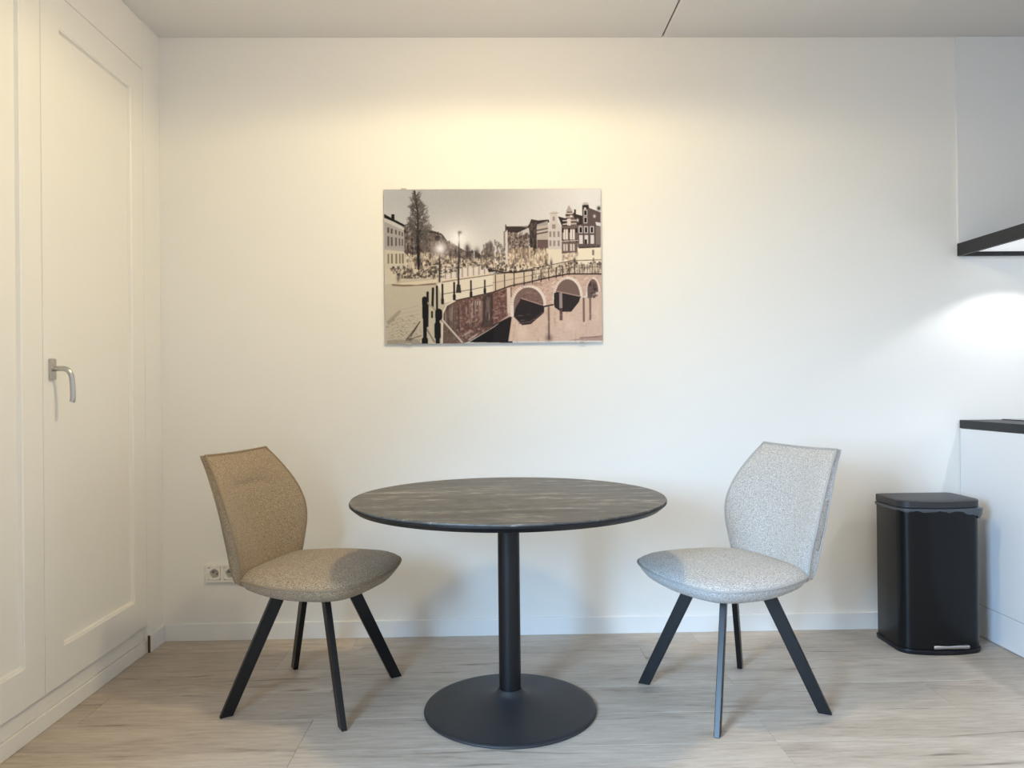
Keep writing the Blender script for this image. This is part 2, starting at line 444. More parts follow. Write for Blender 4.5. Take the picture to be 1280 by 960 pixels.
# ---------------------------------------------------------------- chairs
SEAT_OUT = [(.293, 0), (.283, .10), (.262, .185), (.228, .245), (.170, .274), (.098, .284), (.02, .282), (-.07, .258), (-.155, .218), (-.195, .18), (-.205, .10)]
def seat_outline():
    half = SEAT_OUT; pts = half + [(-.207, 0)] + [(x, -y) for x, y in half[:0:-1]]
    return catmull(pts, 6)
def lerp_table(t, tab):
    ks = [a for a, _ in tab]; vs = [b for _, b in tab]
    return float(np.interp(t, ks, vs))
# back edge: height -> half width and forward position of the wing
W_TAB = [(.425, .145), (.435, .178), (.455, .202), (.50, .216), (.55, .228), (.60, .243), (.64, .252), (.68, .254), (.73, .250), (.77, .2415), (.81, .229), (.86, .210), (.90, .1935)]
E_TAB = [(.425, -.185), (.47, -.175), (.53, -.170), (.59, -.168), (.64, -.173), (.68, -.181), (.73, -.201), (.78, -.228), (.83, -.262), (.87, -.293), (.90, -.319)]
def smooth_tab(tab):
    zs = np.linspace(tab[0][0], tab[-1][0], 120); v = np.interp(zs, [a for a, _ in tab], [b for _, b in tab])
    k = np.hanning(15); k /= k.sum()
    vp = np.concatenate([2*v[0]-v[7:0:-1], v, 2*v[-1]-v[-2:-9:-1]])
    return zs, np.convolve(vp, k, 'valid')
WZ, WV = smooth_tab(W_TAB); EZ, EV = smooth_tab(E_TAB)
Z0, Z1 = .425, .902
CREASE = [1.0]
def back_front(s, t):
    """front face of the backrest; s across -1..1, t up 0..1"""
    z = Z0+(Z1-Z0)*t
    w = float(np.interp(z, WZ, WV)); xe = float(np.interp(z, EZ, EV))
    xc = -.205-.29*(z-.46)
    x = xc + (xe-xc)*abs(s)**2.1
    puff = .028*(1-abs(s)**5)*(1-max(0, (t-.80)/.20)**2.2)
    x += puff - .020*(1-abs(s)**4)*0
    zz = z
    x -= CREASE[0]*.006*math.exp(-((z-.778)/.012)**2)*max(0, 1-abs((s+.05)/.50)**3)          # soft fold across the padding
    x += CREASE[0]*.003*(math.exp(-((z-.742)/.025)**2)+math.exp(-((z-.815)/.022)**2))*max(0, 1-abs(s/.6)**4)
    # the top edge dips a little between the corners
    zz -= .006*(1-abs(s)**2)*max(0, (t-.85)/.15)
    return Vector((x, s*w, zz))
def back_rear(s, t):
    z = Z0+(Z1-Z0)*t
    w = float(np.interp(z, WZ, WV)); xe = float(np.interp(z, EZ, EV))
    xc = -.205-.29*(z-.46)
    x = xc + (xe-xc)*abs(s)**2.1 - .046 + .022*t*t
    x += .012*(1-t)**8*3
    zz = z - .006*(1-abs(s)**2)*max(0, (t-.85)/.15) - .004*max(0, (t-.9)/.1)
    return Vector((x, s*(w-.006), zz))
def back_mesh():
    bm = bmesh.new(); ns, nt_ = 40, 76
    F = [[bm.verts.new(back_front(-1+2*i/ns, j/nt_)) for i in range(ns+1)] for j in range(nt_+1)]
    B = [[bm.verts.new(back_rear(-1+2*i/ns, j/nt_)) for i in range(ns+1)] for j in range(nt_+1)]
    for j in range(nt_):
        for i in range(ns):
            bm.faces.new((F[j][i], F[j][i+1], F[j+1][i+1], F[j+1][i]))
            bm.faces.new((B[j][i], B[j+1][i], B[j+1][i+1], B[j][i+1]))
        bm.faces.new((F[j][0], F[j+1][0], B[j+1][0], B[j][0]))
        bm.faces.new((F[j][ns], B[j][ns], B[j+1][ns], F[j+1][ns]))
    for i in range(ns):
        bm.faces.new((F[0][i], B[0][i], B[0][i+1], F[0][i+1]))
        bm.faces.new((F[nt_][i], F[nt_][i+1], B[nt_][i+1], B[nt_][i]))
    return bm
def edge_path(fn, t0=.06):
    pts = [fn(-1, t) for t in np.linspace(t0, 1, 40)]
    pts += [fn(s, 1) for s in np.linspace(-1, 1, 24)[1:-1]]
    pts += [fn(1, t) for t in np.linspace(1, t0, 40)]
    return pts
def seat_mesh():
    out = seat_outline(); bm = bmesh.new()
    def ring(k, z, sx=0, sag=0):
        return [(x*k+sx, y*k, z) for x, y in out]
    rings = [ring(.40, .4075, .004), ring(.66, .409, .004), ring(.82, .417, .003), ring(.92, .432, .001), ring(.98, .452), ring(1.0, .467), ring(.998, .4715),
             ring(.965, .482), ring(.90, .4915), ring(.78, .4995), ring(.60, .5055), ring(.38, .508), ring(.15, .509)]
    return loft(bm, rings)
def leg_mesh(sx, sy):
    bm = bmesh.new()
    foot = Vector((sx*.237, sy*.248, 0)); rad = foot.normalized(); tan = Vector((-rad.y, rad.x, 0))
    topc = foot*.37
    def sec(c, a, b, z):
        q = []
        for u, v in ((-1, -1), (1, -1), (1, 1), (-1, 1)):
            q.append(c+rad*a*u+tan*b*v+Vector((0, 0, z)))
        return q
    R0, R1 = sec(foot*.93, .022, .0095, .0005), sec(topc, .0255, .0105, .409)
    vs = loft(bm, [R0, R1])
    bmesh.ops.bevel(bm, geom=list(bm.edges), offset=.0018, segments=1, affect='EDGES')
    return bm
def make_chair(label, loc, rz, fab, pipe, seam, crease):
    CREASE[0] = crease
    t = thing('dining_chair', label, 'chair', loc, rz)
    st = link('seat', seat_mesh(), fab, t, 60)
    out = seat_outline()
    link('piping', tube(bmesh.new(), [(x*1.003, y*1.003, .469) for x, y in out], .0042, 8, True), pipe, st, True)
    bk = link('backrest', back_mesh(), fab, t, 50)
    link('piping', tube(bmesh.new(), edge_path(back_front), .0044, 8), pipe, bk, True)
    link('rear_seam', tube(bmesh.new(), edge_path(back_rear), .0030, 6), pipe, bk, True)
    link('mounting_plate', boxes(((-.11, -.11, .399), (.11, .11, .4085), .002, 1)), M_leg, t)
    for sx in (1, -1):
        for sy in (1, -1):
            link('leg', leg_mesh(sx, sy), M_leg, t)
    return t
make_chair('taupe brown tweed dining chair left of the table, by the wall socket', (-.678, -.645, 0), math.radians(-14.8), M_beige, M_pipe_b, M_thread_b, 1.0)
make_chair('light grey tweed dining chair with black slanted legs, between the table and the black bin', (.836, -.735, 0), math.radians(199.3), M_grey, M_pipe_g, M_thread_g, 0.0)

# ---------------------------------------------------------------- pedal bin
bn = thing('pedal_bin', 'black rectangular pedal bin with rounded front corners beside the white kitchen cabinet', 'bin', (1.863, -.22, 0))
def bin_outline(grow=0):
    x0, x1, yb, yf, bow, r = -.1735-grow, .1735+grow, .112+grow, -.083-grow, .037, .058
    pts = [(x0, yb-.02), (x0+.006, yb-.006), (x0+.02, yb)]
    pts += [(x1-.02, yb), (x1-.006, yb-.006), (x1, yb-.02)]
    for k in range(9):            # front right corner
        a = -k/8*math.radians(80)
        pts.append((x1-r+r*math.cos(a), yf+.018+r*math.sin(a)*.98))
    xe = pts[-1][0]; ye = pts[-1][1]
    m = 20
    fr = []
    for k in range(1, m):
        u = 1-2*k/m
        fr.append((xe*u, ye-(bow-.018)*(1-u*u)))
    pts += fr
    left = [(-x, y) for x, y in pts[6:15]][::-1]
    pts += left
    return pts
def bring(z, g): return [(x, y, z) for x, y in bin_outline(g)]
link('body', loft(bmesh.new(), [bring(.018, -.006), bring(.022, -.001), bring(.598, -.001), bring(.602, -.004)]), M_bin, bn, 35)
link('base_rim', loft(bmesh.new(), [bring(.0005, .001), bring(.014, .004), bring(.019, .003), bring(.021, -.002)]), M_black, bn, 35)
def lidring(z, k, g): return [(x*k, y*k+.012*(1-k)*0, z) for x, y in bin_outline(g)]
link('lid', loft(bmesh.new(), [bring(.610, -.002), bring(.612, .001), bring(.6375, .001), bring(.6395, -.0012), lidring(.642, .90, 0), lidring(.645, .6, 0), lidring(.646, .2, 0)]), M_binlid, bn, 35)
# liner folded over the rim, hanging lower at the front right corner
bm = bmesh.new(); ol = bin_outline(.0); n = len(ol); rings = [[], [], [], []]
rl = random.Random(9)
for i, (x, y) in enumerate(ol):
    a = .001+.002*math.sin(i*1.7)+.002*rl.random()
    dx = max(0, (x-.02)/.155)
    front = 1 if y < 0 else .4
    drop = .009+.003*math.sin(i*.9)+.004*rl.random()+front*.040*dx**2.2
    nrm = Vector((x, y*1.6, 0)).normalized()
    bulge = a*.6+front*.016*dx**3
    p = Vector((x, y, 0))
    rings[0].append(tuple(p-nrm*.004+Vector((0, 0, .609))))
    rings[1].append(tuple(p+nrm*(.003+bulge)+Vector((0, 0, .606))))
    rings[2].append(tuple(p+nrm*(.004+bulge*.8)+Vector((0, 0, .606-drop*.5))))
    rings[3].append(tuple(p+nrm*(.0015+bulge*.2)+Vector((0, 0, .606-drop))))
link('bin_liner', loft(bm, rings, False, False), M_liner, bn, True)
bm = bmesh.new()
box(bm, (-.055, -.140, .024), (.097, -.112, .040), .005, 3)
link('pedal', bm, M_metal, bn, True)
bm = bmesh.new()
box(bm, (-.03, -.130, .006), (.075, -.105, .0235), .004, 2)
link('pedal_arm', bm, M_black, bn, True)

# ---------------------------------------------------------------- kitchen run on the right
LEN = 1.9
cb = thing('kitchen_base_cabinet', 'white flat kitchen base cabinet under the black worktop at the right', 'cabinet', (2.45, -.95, 0))
def cpart(name, bm, mat):
    bmesh.ops.translate(bm, verts=bm.verts, vec=(-2.45, .95, 0)); return link(name, bm, mat, cb)
cpart('carcass', boxes(((XK+.020, -LEN, .12), (XR-.002, -.002, .9215))), M_cab)
for i in range(3):
    cpart('front_panel', boxes(((XK, -.003-.6325*i-.630, .1425), (XK+.0195, -.003-.6325*i, .9205), .001, 1)), M_cab)
cpart('plinth', boxes(((XK+.0008, -LEN, .002), (XK+.0195, -.003, .1405), .0006, 1)), M_cab)
wt = thing('worktop', 'thin black kitchen worktop on the white base cabinet', 'worktop', (2.45, -.95, .9225))
link('slab', boxes(((-.301, -.95, 0), (.309, .9485, .0372), .0012, 1)), M_blackedge, wt)
hb = thing('hob', 'flat black glass cooking hob on the worktop', 'hob', (2.55, -.32, .9602))
link('glass', boxes(((-.222, -.29, 0), (.195, .29, .0035), .001, 1)), M_hob, hb)
sh = thing('wall_shelf', 'thick black wall shelf with white lit underside above the worktop', 'shelf', (2.45, -.95, 1.72))
link('board', boxes(((-.301, -.95, .034), (.308, .9485, .058))), M_blackedge, sh)
link('front_edge', boxes(((-.302, -.95, 0), (-.284, .9485, .0578))), M_blackedge, sh)
link('end_edge', boxes(((-.2838, .9385, .0), (.308, .9485, .0338))), M_blackedge, sh)
link('end_edge', boxes(((-.2838, -.95, .0), (.308, -.94, .0338))), M_blackedge, sh)
link('underside', boxes(((-.2838, -.9395, .020), (.308, .938, .0338))), M_white, sh)
link('added_glow_panel', boxes(((-.262, -.925, .0175), (.285, .925, .0198))), M_glow, sh)  # glowing sheet added to make the underside look bright
for yy in (-.30, -.95, -1.60):
    m2 = None
    link('spot_ring', lathe(bmesh.new(), [(.024, .0173), (.034, .0173), (.034, .0150), (.024, .0150), (.024, .0173)], 32), M_metal, sh, 30, (2.36-2.45, yy+.95, 0))

# ---------------------------------------------------------------- wall picture
#ART_BEGIN
AW, AH = 420, 296
class Print:
    """paints the flat printed view (canal, arched bridge, gabled houses) into a colour grid"""
    def __init__(s):
        s.w, s.h = AW*2, AH*2
        s.X, s.Y = np.meshgrid(40+1165*(np.arange(s.w)+.5)/s.w, 70+820*(np.arange(s.h)+.5)/s.h)
        s.im = np.zeros((s.h, s.w, 3)); s.r = np.random.RandomState(5)
        s.q = 1
    def t(s, pts):
        ox, oy = {0: (0, 0), 1: (21.3, 42.7), 2: (618.7, 42.7), 3: (21.3, 469.3), 4: (618.7, 469.3)}[s.q]
        k = 1 if s.q == 0 else .4667
        return [(ox+k*x, oy+k*y) for x, y in pts]
    def win(s, x0, y0, x1, y1):
        i0 = max(0, int((x0-40)/1165*s.w)-1); i1 = min(s.w, int((x1-40)/1165*s.w)+2)
        j0 = max(0, int((y0-70)/820*s.h)-1); j1 = min(s.h, int((y1-70)/820*s.h)+2)
        return (slice(j0, max(j0, j1)), slice(i0, max(i0, i1)))
    def put(s, w, m, c, a):
        m = (m*a)[..., None]; s.im[w] = s.im[w]*(1-m)+np.array(c, float)*m
    def poly(s, pts, c, a=1.0):
        p = s.t(pts); xs = [q[0] for q in p]; ys = [q[1] for q in p]
        w = s.win(min(xs), min(ys), max(xs), max(ys)); X, Y = s.X[w], s.Y[w]
        m = np.zeros(X.shape, bool)
        for (x0, y0), (x1, y1) in zip(p, p[1:]+p[:1]):
            if y0 == y1: continue
            m ^= ((Y > y0) != (Y > y1)) & (X < (x1-x0)*(Y-y0)/(y1-y0)+x0)
        s.put(w, m.astype(float), c, a)
    def rect(s, x0, y0, x1, y1, c, a=1.0): s.poly([(x0, y0), (x1, y0), (x1, y1), (x0, y1)], c, a)
    def line(s, pts, wd, c, a=1.0):
        p = s.t(pts); wd = wd*(1 if s.q == 0 else .4667)
        for (x0, y0), (x1, y1) in zip(p, p[1:]):
            w = s.win(min(x0, x1)-wd, min(y0, y1)-wd, max(x0, x1)+wd, max(y0, y1)+wd); X, Y = s.X[w], s.Y[w]
            if X.size == 0: continue
            dx, dy = x1-x0, y1-y0; L2 = dx*dx+dy*dy+1e-9
            t = np.clip(((X-x0)*dx+(Y-y0)*dy)/L2, 0, 1)
            d = np.hypot(X-x0-t*dx, Y-y0-t*dy)
            s.put(w, np.clip(wd/2-d+.7, 0, 1), c, a)
    def blob(s, x, y, rx, ry, c, a=1.0, p=2.0):
        (x, y), = s.t([(x, y)]); k = 1 if s.q == 0 else .4667; rx *= k; ry *= k
        w = s.win(x-3*rx, y-3*ry, x+3*rx, y+3*ry); X, Y = s.X[w], s.Y[w]
        s.put(w, np.exp(-(((X-x)/rx)**2+((Y-y)/ry)**2)**(p/2)), c, a)
    def mottle(s, pts, cols, n, sx, sy, a=.7):
        p = pts; xs = [q[0] for q in p]; ys = [q[1] for q in p]
        from_r = s.r
        k = 0; tries = 0
        while k < n and tries < n*6:
            tries += 1
            x = from_r.uniform(min(xs), max(xs)); y = from_r.uniform(min(ys), max(ys))
            ins = False
            for (x0, y0), (x1, y1) in zip(p, p[1:]+p[:1]):
                if (y > y0) != (y > y1) and x < (x1-x0)*(y-y0)/(y1-y0)+x0: ins = not ins
            if not ins: continue
            k += 1; c = cols[from_r.randint(len(cols))]
            u, v = sx*from_r.uniform(.5, 1.5)/2, sy*from_r.uniform(.5, 1.5)/2
            s.rect(x-u, y-v, x+u, y+v, c, a*from_r.uniform(.5, 1))

def paint():
    P = Print(); r = P.r
    DK, BK = (52, 44, 40), (28, 25, 25)
    # sky
    u = (P.X-40)/1165; v = np.clip((P.Y-70)/380, 0, 1)
    base = np.array([188, 184, 180.])[None, None]*np.ones_like(P.im)
    edge = np.clip((u-.42)/.5, 0, 1)[..., None]; base = base*(1-edge)+np.array([240, 233, 224.])*edge
    le = np.clip((.14-u)/.14, 0, 1)[..., None]*.35; base = base*(1-le)+np.array([214, 208, 198.])*le
    hz = (v**1.6)[..., None]*.85; base = base*(1-hz)+np.array([232, 222, 208.])*hz
    P.im[:] = base
    P.q = 0
    P.blob(470, 100, 330, 70, (178, 174, 170), .55); P.blob(440, 345, 120, 90, (246, 238, 224), .8)
    # street level glow and canal in the distance
    P.poly([(40, 420), (1205, 400), (1205, 600), (40, 600)], (222, 204, 178))
    P.poly([(340, 470), (700, 440), (760, 500), (560, 560), (330, 560)], (232, 214, 196))
    # houses at the left
    P.q = 1
    P.poly([(40, 400), (150, 420), (290, 520), (300, 780), (40, 790)], (178, 168, 158))
    P.poly([(40, 740), (420, 780), (420, 960), (40, 960)], (216, 202, 176))
    P.poly([(40, 335), (120, 380), (290, 470), (295, 500), (150, 425), (40, 378)], BK)
    P.poly([(40, 380), (150, 425), (280, 505), (280, 530), (40, 420)], (206, 198, 186))
    P.rect(122, 340, 158, 400, BK)
    for i, x in enumerate((75, 115, 165, 205, 240)):
        P.rect(x, 490+i*14, x+22-i*2, 550+i*10, (96, 86, 78)); P.rect(x, 590+i*8, x+22-i*2, 700, (104, 94, 86)); P.rect(x, 790, x+20, 900, (120, 104, 84), .8)
    P.line([(40, 730), (290, 740)], 10, (190, 180, 166))
    # dark row of houses and trees behind
    reg = [(270, 470), (330, 430), (430, 520), (540, 510), (690, 560), (750, 640), (850, 690), (980, 770), (1080, 760), (1150, 810), (1280, 800), (1280, 850), (900, 900), (420, 940), (270, 770)]
    P.poly(reg, (112, 98, 90)); P.mottle(reg, [(60, 52, 48), (84, 74, 68), (150, 136, 124), (44, 38, 36), (178, 162, 146)], 520, 16, 26, .8)
    low = [(280, 800), (560, 780), (900, 850), (1280, 850), (1280, 930), (300, 960)]
    P.mottle(low, [(244, 226, 196), (224, 200, 166), (90, 78, 68), (180, 160, 136), (236, 216, 190)], 420, 16, 30, .8)
    P.line([(520, 545), (600, 545), (700, 575), (748, 640)], 12, (58, 52, 50)); P.poly([(620, 590), (670, 590), (670, 650), (620, 640)], BK, .8)
    for x, y in ((990, 740), (1100, 790), (1250, 760), (1010, 800)):
        P.blob(x, y, 30, 55, (84, 74, 70), .85)
    P.line([(988, 700), (988, 850)], 7, (70, 62, 58)); P.line([(1068, 770), (1068, 850)], 8, (230, 222, 210))
    P.mottle([(1180, 700), (1280, 640), (1280, 830), (1140, 830)], [(110, 98, 92), (140, 126, 116), (84, 74, 68)], 120, 14, 30, .7)
    # big bare tree
    def branch(x, y, ang, ln, w, d):
        x2, y2 = x+ln*math.cos(ang), y-ln*math.sin(ang)
        P.line([(x, y), (x2, y2)], w, (64, 57, 54) if d > 1 else (104, 96, 90), .9)
        if d == 0: return
        for k in range(3):
            branch(x+(x2-x)*r.uniform(.35, 1), y+(y2-y)*r.uniform(.35, 1), ang+r.uniform(-.75, .75), ln*r.uniform(.5, .75), max(3, w*.6), d-1)
    P.line([(392, 80), (400, 160), (424, 300), (428, 520), (424, 700), (430, 960)], 20, (52, 46, 44)); P.line([(424, 560), (430, 960)], 30, (44, 38, 36))
    for y in range(130, 700, 17):
        f = (y-90)/600; ln = 40+150*min(1, f*1.25)*(1 if y < 560 else .8)
        for sgn in (-1, 1):
            if sgn < 0 and y > 420: ln2 = ln*.75
            else: ln2 = ln
            branch(400+24*min(1, f*2), y+r.uniform(-8, 8), (math.pi/2-sgn*r.uniform(.45, .95)), ln2*r.uniform(.45, .85), 8, 2)
    P.mottle([(392, 100), (470, 200), (520, 420), (560, 640), (480, 800), (370, 800), (300, 620), (330, 420), (340, 250)], [(70, 62, 58), (98, 88, 82), (52, 46, 44)], 260, 9, 16, .55)
    P.q = 0
    # quay, hedge and boats on the far side
    P.mottle([(60, 480), (330, 480), (330, 560), (120, 560)], [(92, 82, 72), (130, 116, 100), (210, 194, 168), (60, 52, 46)], 260, 10, 12, .8)
    P.mottle([(330, 480), (560, 452), (600, 470), (430, 500), (340, 550)], [(70, 60, 54), (230, 212, 188), (150, 132, 116)], 120, 14, 9, .8)
    for i in range(16): P.line([(350+i*15, 492-i*1.5), (350+i*15, 545)], 4, (90, 78, 68) if i % 2 else (246, 236, 220), .6)
    P.poly([(590, 495), (640, 488), (740, 505), (740, 515), (600, 520)], (60, 50, 46)); P.line([(600, 515), (700, 508)], 5, (232, 220, 206))
    P.mottle([(560, 440), (660, 430), (730, 440), (730, 500), (560, 490)], [(90, 76, 70), (236, 214, 184), (150, 130, 116), (246, 230, 206), (70, 60, 56)], 150, 9, 16, .75)
    P.mottle([(590, 400), (620, 345), (650, 340), (690, 400), (690, 450), (590, 450)], [(120, 106, 98), (92, 80, 76), (150, 136, 126)], 110, 7, 14, .7)
    # right hand row of gabled houses
    P.q = 2
    P.poly([(150, 490), (420, 480), (420, 900), (150, 930)], (150, 132, 122))
    P.poly([(160, 485), (280, 485), (400, 500), (430, 455), (450, 405), (530, 420), (650, 410), (660, 440), (500, 480), (420, 560), (170, 560)], (58, 48, 46))
    P.poly([(290, 560), (420, 500), (430, 560), (300, 600)], (206, 196, 188)); P.poly([(500, 470), (640, 425), (640, 470), (510, 510)], (170, 162, 156))
    P.mottle([(160, 560), (430, 560), (430, 740), (160, 740)], [(84, 70, 64), (120, 104, 96), (180, 164, 152), (62, 52, 48)], 240, 16, 24, .8)
    P.poly([(430, 460), (510, 440), (520, 760), (450, 860), (430, 700)], (70, 58, 54)); P.mottle([(430, 470), (510, 450), (510, 760), (440, 760)], [(110, 96, 88), (50, 42, 40)], 70, 14, 34, .7)
    P.poly([(510, 490), (640, 470), (640, 900), (510, 900)], (196, 180, 164)); P.rect(515, 640, 640, 750, (112, 90, 86))
    for y in (520, 560): P.line([(510, y+15), (640, y-10)], 12, (76, 64, 60))
    P.mottle([(160, 740), (640, 750), (640, 930), (160, 940)], [(250, 232, 200), (236, 210, 170), (160, 136, 112), (120, 100, 84), (246, 222, 190)], 300, 14, 40, .8)
    for x in range(220, 640, 36): P.line([(x, 740), (x, 900)], 5, (140, 120, 104), .7)
    P.rect(150, 530, 175, 920, (224, 212, 200)); P.rect(130, 540, 148, 760, (120, 108, 100), .8); P.line([(155, 470), (155, 540)], 10, BK)
    # white bell gable
    P.poly([(640, 480), (672, 440), (672, 340), (690, 318), (740, 318), (752, 345), (752, 430), (795, 490), (795, 930), (640, 930)], (216, 202, 190)); P.rect(698, 375, 720, 425, (160, 142, 134)); P.line([(668, 340), (755, 335)], 12, (190, 172, 164))
    P.rect(690, 465, 730, 515, (160, 144, 134))
    for y in (545, 650):
        for x in (655, 700, 750): P.rect(x, y, x+24, y+65, (158, 142, 130))
    P.rect(640, 750, 795, 930, (250, 232, 196), .7)
    P.poly([(760, 375), (850, 400), (850, 470), (800, 480)], (52, 42, 42))
    # stepped brick gable
    P.poly([(800, 480), (850, 440), (850, 340), (885, 290), (930, 330), (960, 340), (1000, 480), (980, 800), (800, 800)], (120, 100, 92))
    P.poly([(850, 320), (882, 250), (890, 250), (930, 320)], (186, 170, 160)); P.poly([(930, 340), (1040, 370), (1040, 470), (985, 480)], (58, 48, 48)); P.rect(948, 295, 965, 350, BK)
    for y in (345, 385, 425, 465): P.line([(815 if y > 400 else 850, y), (965 if y > 400 else 930, y-6)], 11, (224, 210, 198)); P.line([(815 if y > 400 else 850, y+14), (880, y+12)], 11, (48, 40, 40))
    P.rect(865, 400, 905, 480, (226, 212, 198)); P.rect(900, 360, 920, 385, (230, 220, 210))
    for x in (815, 845, 895, 925): P.rect(x, 525, x+24, 640, (236, 222, 208)); P.rect(x, 690, x+22, 770, (222, 204, 188))
    for x in (805, 880, 960): P.rect(x, 510, x+18, 560, BK); P.rect(x, 640, x+20, 670, BK, .8)
    P.line([(800, 660), (990, 650)], 9, (224, 204, 190))
    P.blob(985, 420, 14, 20, (246, 236, 226))
    # tall dark gable at the right
    P.poly([(1040, 250), (1110, 225), (1120, 280), (1250, 330), (1250, 720), (990, 730), (990, 490), (1040, 470)], (104, 88, 84))
    P.poly([(1035, 240), (1060, 215), (1112, 218), (1112, 245)], (204, 192, 182)); P.poly([(1045, 250), (1110, 245), (1115, 285), (1045, 290)], (52, 44, 44)); P.rect(1060, 275, 1085, 295, (226, 214, 204))
    for y, h in ((310, 50), (390, 55)): P.rect(1055, y-12, 1100, y+h+12, (204, 192, 184)); P.rect(1064, y, 1090, y+h, BK)
    for x in (1000, 1062, 1130): P.rect(x-4, 488, x+42, 570, (214, 202, 194)); P.rect(x+6, 500, x+32, 560, BK); P.rect(x, 590, x+42, 690, (230, 218, 206))
    P.rect(1066, 640, 1090, 690, BK); P.poly([(1190, 440), (1250, 450), (1250, 490), (1200, 480)], (232, 222, 214)); P.rect(1195, 490, 1250, 700, (140, 122, 112)); P.blob(1180, 375, 14, 18, (244, 236, 228)); P.blob(1232, 285, 18, 22, BK)
    P.poly([(980, 730), (1250, 715), (1250, 960), (980, 960)], (250, 232, 200)); P.line([(1000, 735), (1240, 725)], 14, (74, 62, 58)); P.rect(1150, 760, 1172, 820, (150, 126, 108)); P.rect(1155, 850, 1172, 950, (140, 116, 98), .8)
    P.mottle([(800, 800), (980, 800), (980, 940), (800, 940)], [(252, 236, 208), (236, 210, 176), (150, 126, 108)], 70, 24, 30, .7)
    for x, y in ((615, 900), (675, 920), (945, 900)): P.blob(x, y, 13, 50, (64, 54, 50), .9)
    P.mottle([(0, 930), (1250, 900), (1250, 985), (0, 1000)], [(90, 76, 68), (236, 216, 186), (180, 156, 132), (60, 50, 46), (246, 228, 200)], 420, 16, 22, .8)
    # plaza in the left foreground
    P.q = 3
    P.poly([(40, 160), (560, 160), (900, 200), (1280, 150), (1280, 330), (960, 400), (740, 460), (700, 560), (690, 920), (40, 920)], (206, 192, 166))
    P.poly([(40, 90), (180, 110), (180, 210), (40, 225)], (220, 206, 178))
    P.poly([(640, 220), (1280, 130), (1280, 320), (950, 390), (720, 440)], (238, 222, 196))
    P.line([(130, 230), (260, 240), (620, 222)], 18, (140, 118, 98)); P.poly([(150, 215), (640, 170), (640, 205), (400, 232)], (232, 212, 180))
    P.line([(700, 190), (1280, 115)], 26, (236, 216, 186))
    for k in range(9): P.line([(60, 640-k*6+k*34), (200+k*12, 520+k*40), (420+k*8, 470+k*48)], 5, (170, 154, 130), .45)
    P.mottle([(60, 640), (420, 560), (470, 900), (60, 900)], [(160, 144, 122), (186, 170, 146), (140, 124, 104), (214, 200, 176)], 500, 16, 8, .55)
    P.poly([(60, 650), (200, 520), (230, 530), (80, 690)], (150, 134, 112), .5)
    P.poly([(60, 860), (420, 850), (460, 915), (60, 915)], (150, 136, 116), .5)
    # quay wall in red brick curving to the bridge
    P.poly([(700, 560), (740, 470), (840, 415), (1040, 375), (1290, 320), (1500, 285), (1500, 560), (1280, 720), (1000, 880), (930, 900), (690, 900)], (118, 86, 76))
    P.mottle([(720, 500), (1040, 385), (1480, 300), (1480, 560), (1260, 720), (960, 890), (720, 890)], [(112, 86, 76), (156, 124, 110), (88, 68, 60), (178, 148, 132), (76, 62, 56), (200, 172, 156)], 700, 22, 22, .6)
    P.poly([(1165, 365), (1290, 330), (1290, 710), (1140, 730)], (72, 58, 54), .8); P.poly([(700, 560), (760, 480), (860, 440), (860, 880), (700, 900)], (112, 96, 84), .7)
    for x in (760, 810, 880): P.line([(x, 480), (x+10, 780)], 12, (70, 56, 50), .6)
    for x in (1050, 1075, 1105, 1130): P.line([(x, 425), (x-6, 465)], 10, (240, 226, 214), .8)
    P.line([(960, 800), (1020, 760)], 26, (200, 176, 164), .7); P.line([(1000, 860), (1090, 800)], 18, (214, 196, 180), .7)
    for k in range(60):
        x = r.uniform(720, 1480); y0 = 420-(x-860)*.2; P.line([(x, y0+r.uniform(20, 120)), (x+r.uniform(-8, 8), y0+r.uniform(140, 300))], r.uniform(8, 20), [(70, 54, 48), (170, 140, 126), (196, 172, 158)][k % 3], .35)
    P.line([(690, 900), (700, 560), (745, 465), (850, 412)], 16, (236, 222, 198)); P.line([(850, 412), (1040, 372), (1290, 318)], 9, (60, 48, 44))
    P.poly([(1290, 720), (1500, 560), (1500, 900), (1000, 890)], BK)
    # water
    P.q = 4
    P.poly([(190, 620), (1270, 330), (1270, 880), (160, 885)], (222, 192, 166))
    P.poly([(0, 740), (215, 600), (190, 760), (170, 885), (0, 885)], (40, 34, 34))
    for k in range(120):
        x = r.uniform(200, 1260); y = r.uniform(470, 870)
        P.line([(x, y), (x+r.uniform(-6, 6), y+r.uniform(20, 90))], r.uniform(10, 30), [(240, 214, 186), (206, 172, 150), (232, 200, 176), (190, 156, 136)][k % 4], .28)
    P.poly([(850, 880), (1270, 820), (1270, 885)], (150, 120, 104), .5); P.line([(1000, 850), (1270, 835)], 14, (120, 94, 84), .5)
    for x, y0, y1 in ((640, 500, 860), (1045, 400, 660), (1120, 380, 640)): P.line([(x, y0), (x, y1)], 22, (110, 84, 72), .75)
    P.blob(640, 850, 40, 40, (100, 78, 68), .6)
    # bridge masonry and road on top
    P.poly([(0, 130), (430, 80), (880, 30), (1270, 20), (1270, 120), (900, 125), (640, 160), (330, 230), (0, 320)], (222, 200, 172))
    P.mottle([(430, 60), (900, 20), (1270, 10), (1270, 110), (640, 150), (430, 180)], [(130, 110, 96), (246, 228, 200), (170, 148, 128), (90, 76, 68)], 320, 12, 26, .7)
    P.poly([(0, 325), (200, 260), (640, 165), (940, 118), (1250, 125), (1260, 330), (1010, 385), (700, 480), (600, 500), (200, 600), (0, 700)], (212, 180, 158))
